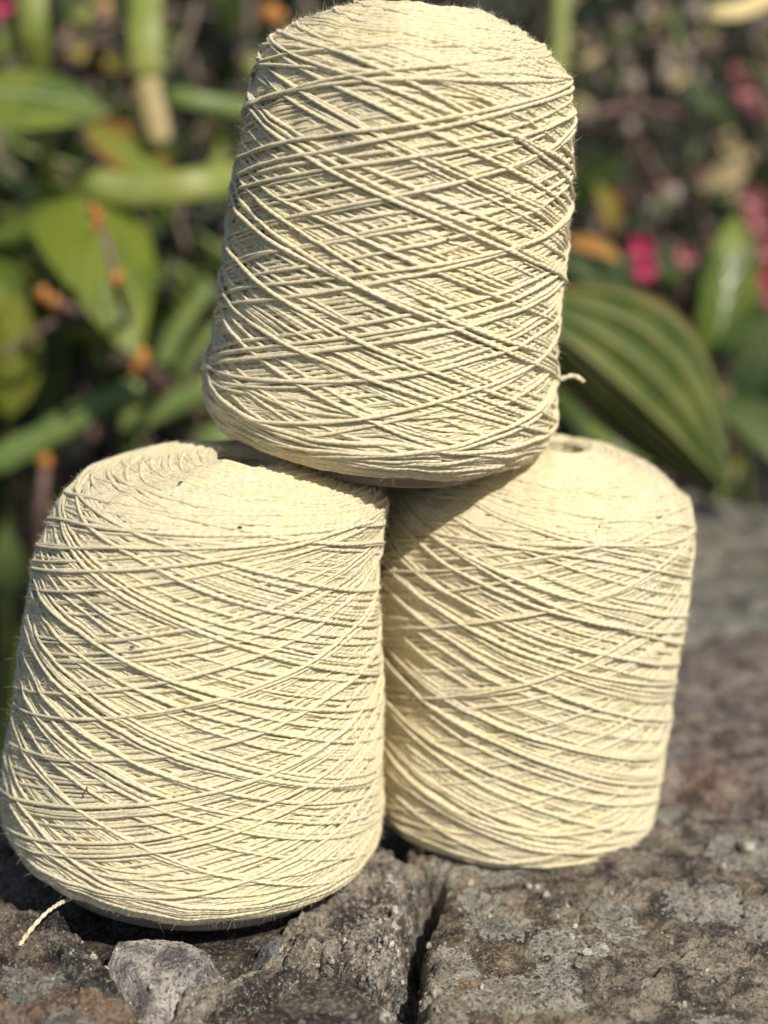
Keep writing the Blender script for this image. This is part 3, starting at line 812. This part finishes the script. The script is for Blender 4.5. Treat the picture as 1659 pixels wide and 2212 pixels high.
def leaf(parent, mat, *a, name="leaf", **k):
    V, F, UV = leaf_verts(*a, **k)
    return mesh_obj(name, np_mesh(name, V, F, UV), mat, parent)
def tube_verts(pts, w, t=None, n=8, face=(0, -1, 0.3), taper=(1.0, 1.0), lumps=0.0, seed=0, per=8):
    """sweep an ellipse (w wide, t thick) along a smooth path"""
    c = catmull(pts, per); m = len(c); t = w if t is None else t
    T = np.gradient(c, axis=0); T /= np.linalg.norm(T, axis=1)[:, None] + 1e-12
    S = np.cross(T, np.asarray(face, float)); S /= np.linalg.norm(S, axis=1)[:, None] + 1e-9; N = np.cross(S, T)
    s = np.linspace(0, 1, m); sc = taper[0] + (taper[1] - taper[0]) * s
    sc = sc * (1 + lumps * np.sin(s * 14 + seed) + lumps * 0.6 * np.sin(s * 33 + seed * 2))
    cap = np.minimum(1, np.sqrt(np.minimum(s, 1 - s) * 14 + 0.02)); sc = sc * cap
    ph = np.linspace(0, 2 * np.pi, n, endpoint=False)
    V = c[:, None] + S[:, None] * (np.cos(ph)[None, :, None] * (w / 2 * sc)[:, None, None]) + N[:, None] * (np.sin(ph)[None, :, None] * (t / 2 * sc)[:, None, None])
    i, j = np.meshgrid(np.arange(m - 1), np.arange(n), indexing='ij')
    F = np.stack([i * n + j, i * n + (j + 1) % n, (i + 1) * n + (j + 1) % n, (i + 1) * n + j], -1).reshape(-1, 4)
    return V.reshape(-1, 3), F
def tube(parent, mat, pts, w, name="stem", **k):
    V, F = tube_verts([np.asarray(p, float) for p in pts], w, **k)
    return mesh_obj(name, np_mesh(name, V, F), mat, parent)
def ball_verts(c, r, seed=0, squash=(1, 1, 1)):
    n, m = 7, 10
    th = np.linspace(0, np.pi, n); ph = np.linspace(0, 2 * np.pi, m, endpoint=False)
    T, P_ = np.meshgrid(th, ph, indexing='ij')
    d = np.stack([np.sin(T) * np.cos(P_), np.sin(T) * np.sin(P_), np.cos(T)], -1).reshape(-1, 3)
    d = d * np.array(squash) * (1 + 0.10 * np.sin(d[:, :1] * 5 + seed))
    i, j = np.meshgrid(np.arange(n - 1), np.arange(m), indexing='ij')
    F = np.stack([i * m + j, (i + 1) * m + j, (i + 1) * m + (j + 1) % m, i * m + (j + 1) % m], -1).reshape(-1, 4)
    return np.asarray(c) + d * r, F
def ball(parent, mat, c, r, name, **k):
    V, F = ball_verts(c, r, **k)
    return mesh_obj(name, np_mesh(name, V, F), mat, parent)
def root_at(x, y): return np.array([x, y, float(bank_z(x, y)) - 0.01])
W = lambda px, depth: px * depth / FPX             # width in metres of something px wide at that distance
FRONT = (0.15, -0.8, 0.6)

# left: broad leaved plant
pl = empty("broad_leaved_plant", root_at(-0.33, 1.12)); tag(pl, "broad-leaved green plant at the left edge, with large glossy oval leaves", "plant")
inv = np.array(pl.location)
def L(parent, mat, b, t, wpx, d0, d1, face=FRONT, stem_to=None, **k):
    o = np.array(parent.location)
    B, T_ = place(*b, d0), place(*t, d1)
    leaf(parent, mat, B - o, T_ - o, W(wpx, (d0 + d1) / 2), face, **k)
    if stem_to is not None:
        c = np.asarray(stem_to, float)
        mid = (B + c) / 2 + np.array([0, 0.03, 0.02])
        tube(parent, M_STRAPG, [B - o, mid - o, c - o], 0.005, name="stem")
R0 = root_at(-0.33, 1.12)
L(pl, ML['pale'], (-110, 205), (240, 245), 190, 0.98, 0.96, face=(0.25, -0.72, 0.75), bend=0.08, cup=-0.10, shape=0.42, ribs=0.016, stem_to=R0)
L(pl, ML['big'], (120, 385), (290, 770), 250, 1.06, 0.94, face=(0.35, -0.8, 0.55), bend=0.16, cup=-0.18, shape=0.42, ribs=0.014, stem_to=R0)
L(pl, ML['red'], (190, 270), (395, 420), 100, 1.05, 1.02, face=(0.3, -0.9, 0.3), bend=0.05, stem_to=R0)
L(pl, ML['lime'], (20, 900), (25, 620), 120, 1.0, 0.98, face=(0.5, -0.8, 0.3), bend=0.05, stem_to=R0)
L(pl, ML['big'], (-60, 560), (60, 720), 110, 1.02, 1.0, bend=0.1, stem_to=R0)
L(pl, ML['big'], (-60, 520), (75, 500), 110, 1.12, 1.1, bend=0.1)
L(pl, ML['dull'], (20, 1290), (10, 1130), 75, 1.0, 0.98, face=(0.3, -0.9, 0.3), stem_to=R0)
L(pl, ML['lime'], (130, 720), (285, 760), 60, 1.06, 1.04, face=(0, -0.5, 0.9), bend=0.1)
L(pl, ML['big'], (420, 640), (300, 610), 110, 1.15, 1.1, bend=0.1)
L(pl, ML['big'], (450, 760), (300, 560), 120, 1.2, 1.15, bend=0.1)
L(pl, ML['dull'], (330, 800), (430, 660), 80, 1.1, 1.08, bend=0.1)
L(pl, ML['dark'], (40, 330), (130, 480), 90, 1.15, 1.12, bend=0.1)

# left: succulent with flat strap-like stems
ps = empty("strap_stemmed_succulent", root_at(-0.16, 1.25)); tag(ps, "succulent with flat pale yellow-green jointed stems at the left of the top cone", "plant")
o = np.array(ps.location)
def S_(parent, mat, pts, wpx, depth, thick=0.3, **k):
    oo = np.array(parent.location)
    P = [place(x, y, depth + dz) - oo for x, y, dz in pts]
    w = W(wpx, depth)
    ob = tube(parent, mat, P, w, name="flat_stem", t=w * thick, n=10, **k)
    return ob
S_(ps, M_STRAP, [(175, 395, 0.0), (300, 412, 0.0), (420, 400, 0.0), (520, 385, 0.02), (680, 380, 0.06)], 74, 1.0, lumps=0.03)
S_(ps, M_STRAP, [(318, -60, 0.02), (312, 60, 0), (318, 170, 0)], 78, 1.02, lumps=0.05)
S_(ps, M_STRAPT, [(316, 165, 0), (332, 240, 0), (348, 312, 0)], 56, 1.02, lumps=0.05)
S_(ps, M_STRAP, [(68, -60, 0), (72, 60, 0), (78, 165, 0.02)], 66, 1.05, lumps=0.05)
S_(ps, M_STRAP, [(30, 60, 0), (5, 110, 0), (-40, 160, 0.02)], 45, 1.08, lumps=0.05)
S_(ps, M_STRAPG, [(360, 205, 0), (450, 222, 0), (560, 240, 0.02), (660, 250, 0.05)], 42, 1.04, lumps=0.05)
S_(ps, M_STRAP, [(100, 285, 0), (100, 350, 0), (98, 410, 0.02)], 36, 1.0, lumps=0.05)
S_(ps, M_STRAPG, [(-30, 1010, 0), (90, 945, 0), (200, 880, 0), (305, 832, 0)], 62, 1.0, lumps=0.06)
S_(ps, M_STRAPG, [(260, 925, 0.02), (360, 880, 0.02), (470, 820, 0.02)], 52, 1.02, lumps=0.05)
S_(ps, M_STRAPG, [(345, 800, 0.02), (380, 720, 0.02), (450, 620, 0.02)], 42, 1.05, lumps=0.05)
S_(ps, M_STRAPG, [(440, 870, 0.05), (400, 800, 0.05), (470, 700, 0.05)], 36, 1.08, lumps=0.05)
S_(ps, M_STRAP, [(455, 390, 0.08), (490, 300, 0.08), (530, 220, 0.08)], 34, 1.05, lumps=0.05)
S_(ps, M_STRAP, [(220, -50, 0.1), (185, 20, 0.1), (170, 50, 0.1)], 40, 1.1, lumps=0.05)
S_(ps, M_STRAP, [(545, 120, 0.1), (560, 200, 0.1), (570, 330, 0.1)], 44, 1.1, lumps=0.05)
S_(ps, M_STRAPG, [(530, 930, 0.0), (430, 960, 0.0), (380, 1000, 0.05)], 60, 1.1, lumps=0.05)
S_(ps, M_STRAPG, [(60, 760, 0.1), (0, 860, 0.1), (-60, 900, 0.05)], 70, 1.1, lumps=0.05)
S_(ps, M_STRAP, [(1212, -60, 0.0), (1212, 60, 0), (1206, 175, 0)], 38, 1.12, lumps=0.05)
for i in range(7):
    x = -0.28 + 0.06 * i
    tube(ps, M_STRAPG, [root_at(x, 1.25) - o, np.array([x + 0.02, 1.2, 0.0]) - o, place(120 + 60 * i, 800 - 60 * i, 1.12) - o], 0.012, name="flat_stem", t=0.005)

# left: budding twigs
def budtwig(label, pts, depth, buds, w=0.006, mat=None, bud_mat=None):
    P = [place(x, y, depth + dz) for x, y, dz in pts]
    e = empty("budding_twig", tuple(P[0])); tag(e, label, "twig", "twigs with orange buds in the undergrowth")
    tube(e, mat or M_TWIG, [p - P[0] for p in P], w, name="stem", taper=(1.2, 0.7), lumps=0.1)
    for j, (x, y, r) in enumerate(buds):
        ball(e, bud_mat or M_BUD, place(x, y, depth) - P[0], W(r * 0.85, depth), "bud", seed=j, squash=(1, 1, 1.2))
    return e
budtwig("brown twig with clustered orange buds below the large oval leaf", [(420, 900, 0.15), (235, 705, 0.02), (170, 675, 0), (120, 650, 0)], 0.95, [(92, 636, 19), (118, 652, 18), (140, 664, 15)], 0.0085)
budtwig("pinkish brown bare twig crossing the left edge", [(250, 690, 0.03), (130, 690, 0), (60, 735, 0), (-60, 790, 0.0)], 0.96, [], 0.0045)
budtwig("twig of orange buds in front of the large oval leaf", [(280, 700, 0.05), (250, 600, 0), (230, 520, 0), (208, 465, 0)], 0.90, [(203, 455, 16), (214, 470, 17), (206, 492, 14), (250, 600, 20)], 0.0045)
budtwig("twig with one big round orange bud left of the top cone's base", [(360, 900, 0.15), (330, 830, 0.03), (306, 790, 0)], 0.97, [(303, 774, 27), (290, 792, 20)], 0.008)
budtwig("thin reddish twig, one orange bud, above the lower left cone", [(70, 1420, 0.1), (82, 1180, 0.02), (90, 1080, 0), (98, 1010, 0)], 0.98, [(98, 998, 20)], 0.009)
budtwig("twig with a brown bud near the top left corner", [(200, 160, 0.1), (215, 80, 0), (224, 30, 0)], 1.10, [(226, 22, 24)], 0.012, M_GTWIG, simple_mat("brown bud", (0.35, 0.18, 0.08), (0.4, 0.22, 0.1)))
budtwig("twig with an orange bud just left of the top cone's crown", [(640, 140, 0.1), (610, 80, 0), (588, 40, 0)], 1.05, [(583, 32, 26), (602, 38, 20)], 0.005)
budtwig("red budded twig low at the left edge", [(60, 1200, 0.1), (40, 1040, 0), (30, 975, 0)], 1.02, [(28, 965, 24), (44, 972, 18)], 0.006, None, simple_mat("red bud", (0.34, 0.07, 0.04), (0.40, 0.12, 0.06)))
# grey brown woody stems behind
e = empty("woody_shrub", root_at(-0.12, 1.5)); tag(e, "woody shrub of bare grey-brown stems behind the top cone", "shrub"); o = np.array(e.location)
for (x0, y0, x1, y1, wpx) in [(480, 700, 540, -60, 46), (500, 420, 520, 60, 50), (620, 500, 600, -80, 40), (205, 300, 215, 40, 40), (270, 420, 180, 130, 36), (700, 300, 640, -60, 40), (440, 500, 400, 60, 26), (450, 560, 560, 420, 30), (1290, 300, 1240, -60, 34), (1420, 500, 1330, 60, 30), (1340, 300, 1300, -50, 36)]:
    p0, p1 = place(x0, y0, 1.3), place(x1, y1, 1.35)
    tube(e, M_GTWIG, [np.array([p0[0], 1.4, float(bank_z(p0[0], 1.4))]) - o, p0 - o, (p0 + p1) / 2 + np.array([0.008, 0, 0]) - o, p1 - o], W(wpx, 1.3) * 0.55, name="stem", lumps=0.06)

# right: ribbed broad leaves
pr_ = empty("broad_leaved_plant", root_at(0.36, 1.2)); tag(pr_, "plant with one big ribbed leaf hanging over the far end of the wall, right side", "plant"); RR = root_at(0.36, 1.2)
L(pr_, ML['rib'], (1110, 648), (1566, 1056), 530, 0.86, 0.88, face=(-0.3, -0.75, 0.75), bend=0.05, cup=-0.16, shape=0.50, ribs=0.0, nu=48, nv=48, lower=0.22, vrib=0.03)
L(pr_, ML['big'], (1535, 800), (1592, 462), 128, 1.05, 1.08, face=(0.1, -0.95, 0.35), bend=0.06, cup=0.2, stem_to=RR)
L(pr_, ML['dull'], (1600, 900), (1740, 640), 130, 1.02, 1.0, face=(-0.2, -0.8, 0.6), bend=0.08, stem_to=RR)
L(pr_, ML['dull'], (1560, 860), (1690, 1010), 110, 1.0, 0.96, face=(0.1, -0.7, 0.7), bend=0.1)
L(pr_, ML['dark'], (1700, 700), (1560, 760), 90, 1.08, 1.0, face=(-0.1, -0.6, 0.9), bend=0.1)
L(pr_, ML['dark'], (1540, 640), (1330, 570), 150, 1.12, 1.08, face=(0, -0.6, 0.8), bend=0.08)
L(pr_, ML['dark'], (1400, 700), (1200, 560), 140, 1.08, 1.05, face=(0, -0.6, 0.8), bend=0.05)
L(pr_, ML['big'], (1260, 880), (1400, 1010), 95, 1.0, 1.0, face=(0, -0.8, 0.6), bend=0.08)
L(pr_, ML['dark'], (1210, 830), (1290, 960), 90, 1.06, 1.04, bend=0.08)
L(pr_, ML['orange'], (1220, 520), (1345, 565), 50, 1.08, 1.05, bend=0.08)
L(pr_, ML['red'], (1330, 500), (1285, 395), 60, 1.12, 1.1, bend=0.08)
L(pr_, ML['dark'], (1230, 440), (1330, 360), 80, 1.16, 1.14, bend=0.08)
tube(pr_, M_STRAPG, [place(1120, 655, 0.86) - RR, place(1140, 900, 1.0) - RR, np.zeros(3)], 0.006, name="stem")

# dry leaf blade, top right
e = empty("dry_grass_blade", tuple(place(1800, -40, 1.05))); tag(e, "dry straw-coloured leaf blade slanting into the top right corner", "leaf blade")
o = np.array(e.location)
tube(e, simple_mat("dry straw blade", (0.52, 0.40, 0.18), (0.60, 0.48, 0.22), 0.6), [place(1530, 30, 1.02) - o, place(1600, 22, 1.02) - o, place(1680, -12, 1.04) - o, np.zeros(3), root_at(0.45, 1.5) - o], W(50, 1.02), name="blade", t=W(12, 1.02), taper=(0.8, 1.1))

# pink flowers on the right
def flower(parent, mat, px, py, rpx, depth, seed, petals=6):
    rs = np.random.default_rng(seed); o = np.array(parent.location); c = place(px, py, depth); r = W(rpx, depth)
    vs, fs, us, n = [], [], [], 0
    for k in range(petals):
        a = 2 * math.pi * k / petals + rs.uniform(-.3, .3)
        d = nrm(np.array([math.cos(a), -0.5 + rs.uniform(-.2, .2), math.sin(a)]))
        V, F, U = leaf_verts(c - o, c + d * r - o, r * 0.95, (0, -1, 0.2), bend=0.15, cup=0.25, nu=7, nv=5, shape=0.6)
        vs.append(V); fs.append(F + n); us.append(U); n += len(V)
    mesh_obj("flower", np_mesh("flower", np.vstack(vs), np.vstack(fs), np.vstack(us)), mat, parent)
pf = empty("pink_flowering_shrub", root_at(0.30, 1.45)); tag(pf, "shrub with pink flowers and dry seed heads at the right of the top cone", "shrub"); o = np.array(pf.location)
fl = [(1386, 535, 36, 1.03, 'm'), (1390, 580, 34, 1.03, 'm'), (1478, 552, 32, 1.06, 'p'), (1605, 195, 36, 1.15, 'p'), (1640, 235, 34, 1.15, 'p'), (1622, 430, 34, 1.12, 'p'), (1640, 480, 34, 1.12, 'p'), (1625, 455, 30, 1.14, 'p'),
      (1655, 540, 34, 1.12, 'p'), (1650, 600, 30, 1.1, 'm'), (1665, 640, 30, 1.1, 'p'), (1515, 385, 22, 1.2, 'p'), (1440, 400, 22, 1.25, 'p'), (1590, 150, 20, 1.2, 'p'), (1655, 690, 22, 1.1, 'p')]
for i, (x, y, r, d, kk) in enumerate(fl):
    flower(pf, M_MAG if kk == 'm' else M_PINKF, x, y, r, d, i)
    if i % 2 == 0:
        q = place(x, y, d)
        tube(pf, M_TWIG, [q + np.array([0, 0.004, 0]) - o, q + np.array([0.01, 0.05, -0.08]) - o, np.array([rng.uniform(-.03, .03), 0, 0])], 0.004, name="stem")
for i, (x, y, r) in enumerate([(1502, 22, 24), (1445, 62, 22), (1430, 125, 30), (1475, 130, 26), (1530, 95, 26), (1500, 100, 18), (1372, 178, 24), (1440, 165, 26), (1515, 172, 26), (1480, 305, 30), (1430, 270, 22), (1360, 275, 20), (1400, 480, 28),
                               (1450, 420, 30), (1415, 455, 30), (1350, 130, 20), (1560, 210, 22), (1395, 330, 22), (1590, 360, 20), (1640, 330, 22), (1500, 460, 24), (1420, 560, 22), (1290, 490, 22), (1345, 60, 20), (1395, 30, 22), (1270, 250, 22), (1545, 300, 22), (1440, 350, 26)]):
    q = place(x, y, 1.25)
    ball(pf, M_DRYF, q - o, W(r * 0.75, 1.25), "seed_head", seed=i, squash=(1, 0.8, 1.1))
    if i % 2 == 0:
        tube(pf, M_GTWIG, [q - o, q + np.array([rng.uniform(-.02, .02), 0.05, -0.1]) - o, np.array([rng.uniform(-.05, .05), 0, 0])], 0.004, name="stem")
pc = empty("pink_flowering_shrub", tuple(place(-60, -20, 1.0))); tag(pc, "magenta flower just entering the top left corner", "flower")
flower(pc, M_MAG, 2, 12, 36, 1.0, 91); o = np.array(pc.location)
tube(pc, M_TWIG, [place(2, 12, 1.0) - o, place(-40, 200, 1.02) - o, root_at(-0.36, 1.2) - o], 0.004, name="stem")

# undergrowth nobody could count
def undergrowth(name, n, xr, yr, zr, mats, size, label, seed, kinds=(0.7, 0.3)):
    rs = np.random.default_rng(seed)
    buckets = {}
    for _ in range(n):
        px, py, d = rs.uniform(*xr), rs.uniform(*yr), rs.uniform(*zr)
        c = place(px, py, d)
        mk = mats[rs.integers(len(mats))]
        dr = nrm(rs.normal(size=3) * np.array([1, 0.6, 1.0]))
        ln = rs.uniform(*size)
        if rs.random() < kinds[0]:
            V, F, U = leaf_verts(c, c + dr * ln, ln * rs.uniform(0.28, 0.55), nrm(rs.normal(size=3) * 0.5 + np.array([0.1, -0.7, 0.6])), bend=rs.uniform(-.1, .15), nu=8, nv=5, cup=rs.uniform(-.2, .3))
        else:
            V, F = tube_verts([c, c + dr * ln * 0.7 + rs.normal(size=3) * 0.01, c + dr * ln * 1.5 + rs.normal(size=3) * 0.015], rs.uniform(0.003, 0.008), n=5, per=4)
            U = np.zeros((len(F) * 4, 2)) + 0.3; mk = rs.choice(['twig', 'gtwig', 'strapg'])
        b = buckets.setdefault(mk, ([], [], [], [0]))
        b[0].append(V); b[1].append(F + b[3][0]); b[2].append(U); b[3][0] += len(V)
    MM = dict(ML, twig=M_TWIG, gtwig=M_GTWIG, strapg=M_STRAPG)
    vs, fs, us, mi, mlist, n0 = [], [], [], [], [], 0
    for k, (v, f, u, c) in buckets.items():
        v = np.vstack(v); f = np.vstack(f)
        vs.append(v); fs.append(f + n0); us.append(np.vstack(u)); mi.append(np.full(len(f), len(mlist))); mlist.append(MM[k]); n0 += len(v)
    me = np_mesh(name, np.vstack(vs), np.vstack(fs), np.vstack(us))
    for m_ in mlist: me.materials.append(m_)
    me.polygons.foreach_set("material_index", np.concatenate(mi).astype(np.int32))
    return tag(mesh_obj(name, me, None), label, None, None, "stuff")
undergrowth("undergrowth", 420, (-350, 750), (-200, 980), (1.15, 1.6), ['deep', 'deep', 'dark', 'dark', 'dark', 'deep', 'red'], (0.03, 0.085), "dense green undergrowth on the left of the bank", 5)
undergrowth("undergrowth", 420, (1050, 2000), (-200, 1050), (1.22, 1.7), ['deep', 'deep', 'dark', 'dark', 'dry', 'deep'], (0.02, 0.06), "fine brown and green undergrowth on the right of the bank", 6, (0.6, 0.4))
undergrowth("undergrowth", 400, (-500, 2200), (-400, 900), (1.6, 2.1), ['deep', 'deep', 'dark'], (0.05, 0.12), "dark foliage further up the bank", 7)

undergrowth("undergrowth", 150, (-100, 600), (-50, 1080), (1.06, 1.2), ['deep', 'dark', 'dark', 'big', 'dull', 'lime'], (0.018, 0.05), "tangle of small leaves and thin twigs between the left plants", 15, (0.45, 0.55))
undergrowth("undergrowth", 130, (1180, 1750), (-50, 1000), (1.12, 1.25), ['deep', 'dark', 'dull', 'dry', 'big', 'red'], (0.015, 0.045), "tangle of small leaves and dry twigs behind the right plant", 16, (0.5, 0.5))

undergrowth("undergrowth", 420, (-2600, -300), (-300, 1500), (1.3, 2.0), ['deep', 'dark', 'dark', 'big', 'dull'], (0.04, 0.10), "green undergrowth carrying on beyond the left edge", 25)
undergrowth("undergrowth", 420, (1950, 4200), (-300, 1300), (1.3, 2.0), ['deep', 'dark', 'dark', 'dull', 'dry'], (0.03, 0.09), "green and brown undergrowth carrying on beyond the right edge", 26)
# ------------------------------------------------------------------ loose ends and specks
def local(root, P):
    """world point to the cone's own space"""
    M = Matrix.LocRotScale(root.location, root.rotation_euler, None).inverted()
    return np.array(M @ Vector(P))
rA, surfA, prA = roots[0]; rB, surfB, prB = roots[1]; rC, surfC, prC = roots[2]
gA = lambda px, py, z: np.array([*ground(px, py, z), z])
free_yarn("yarn_tail", [local(rA, p) for p in (gA(190, 1925, 0.010), gA(150, 1942, 0.008), gA(128, 1952, 0.011), gA(100, 1972, 0.012), gA(72, 2002, 0.009), gA(48, 2034, 0.0045), gA(42, 2046, 0.004))], 0.00072, rA)
d = 0.585
free_yarn("yarn_tail", [local(rC, place(x, y, d)) for x, y in ((1180, 828), (1200, 824), (1222, 815), (1240, 812), (1256, 820), (1260, 826))], 0.00075, rC)
# small plant bits caught in the wool
def fleck(rec, z, az, ln, mat, seed):
    root, surf, (sv, pr, pz, lump, dth, ns) = rec
    cfg = CONES[roots.index(rec)]
    rs = np.random.default_rng(seed)
    s_ = sv[np.argmin(np.abs(pz - z) + (pr < 0.02))]
    P, Nn = surf(np.array([s_]), np.array([math.radians(az) - cfg['spin']]), np.array([0.0018]))
    c = P[0]; dr = np.cross(Nn[0], rs.normal(size=3)); dr /= np.linalg.norm(dr)
    V, F = tube_verts([c - dr * ln / 2, c + Nn[0] * ln * 0.15, c + dr * ln / 2], 0.0007, n=5, per=3)
    mesh_obj("plant_fleck", np_mesh("plant_fleck", V, F), mat, root)
fleck(roots[0], 0.141, -83, 0.0015, M_FLECKD, 1)
fleck(roots[0], 0.148, -120, 0.0018, M_FLECKD, 2)
fleck(roots[0], 0.050, -116, 0.0020, M_FLECK, 3)
fleck(roots[0], 0.101, -106, 0.0018, M_FLECKD, 4)
fleck(roots[1], 0.140, -75, 0.0013, M_FLECK, 5)
fleck(roots[2], 0.090, -75, 0.0014, M_FLECK, 6)
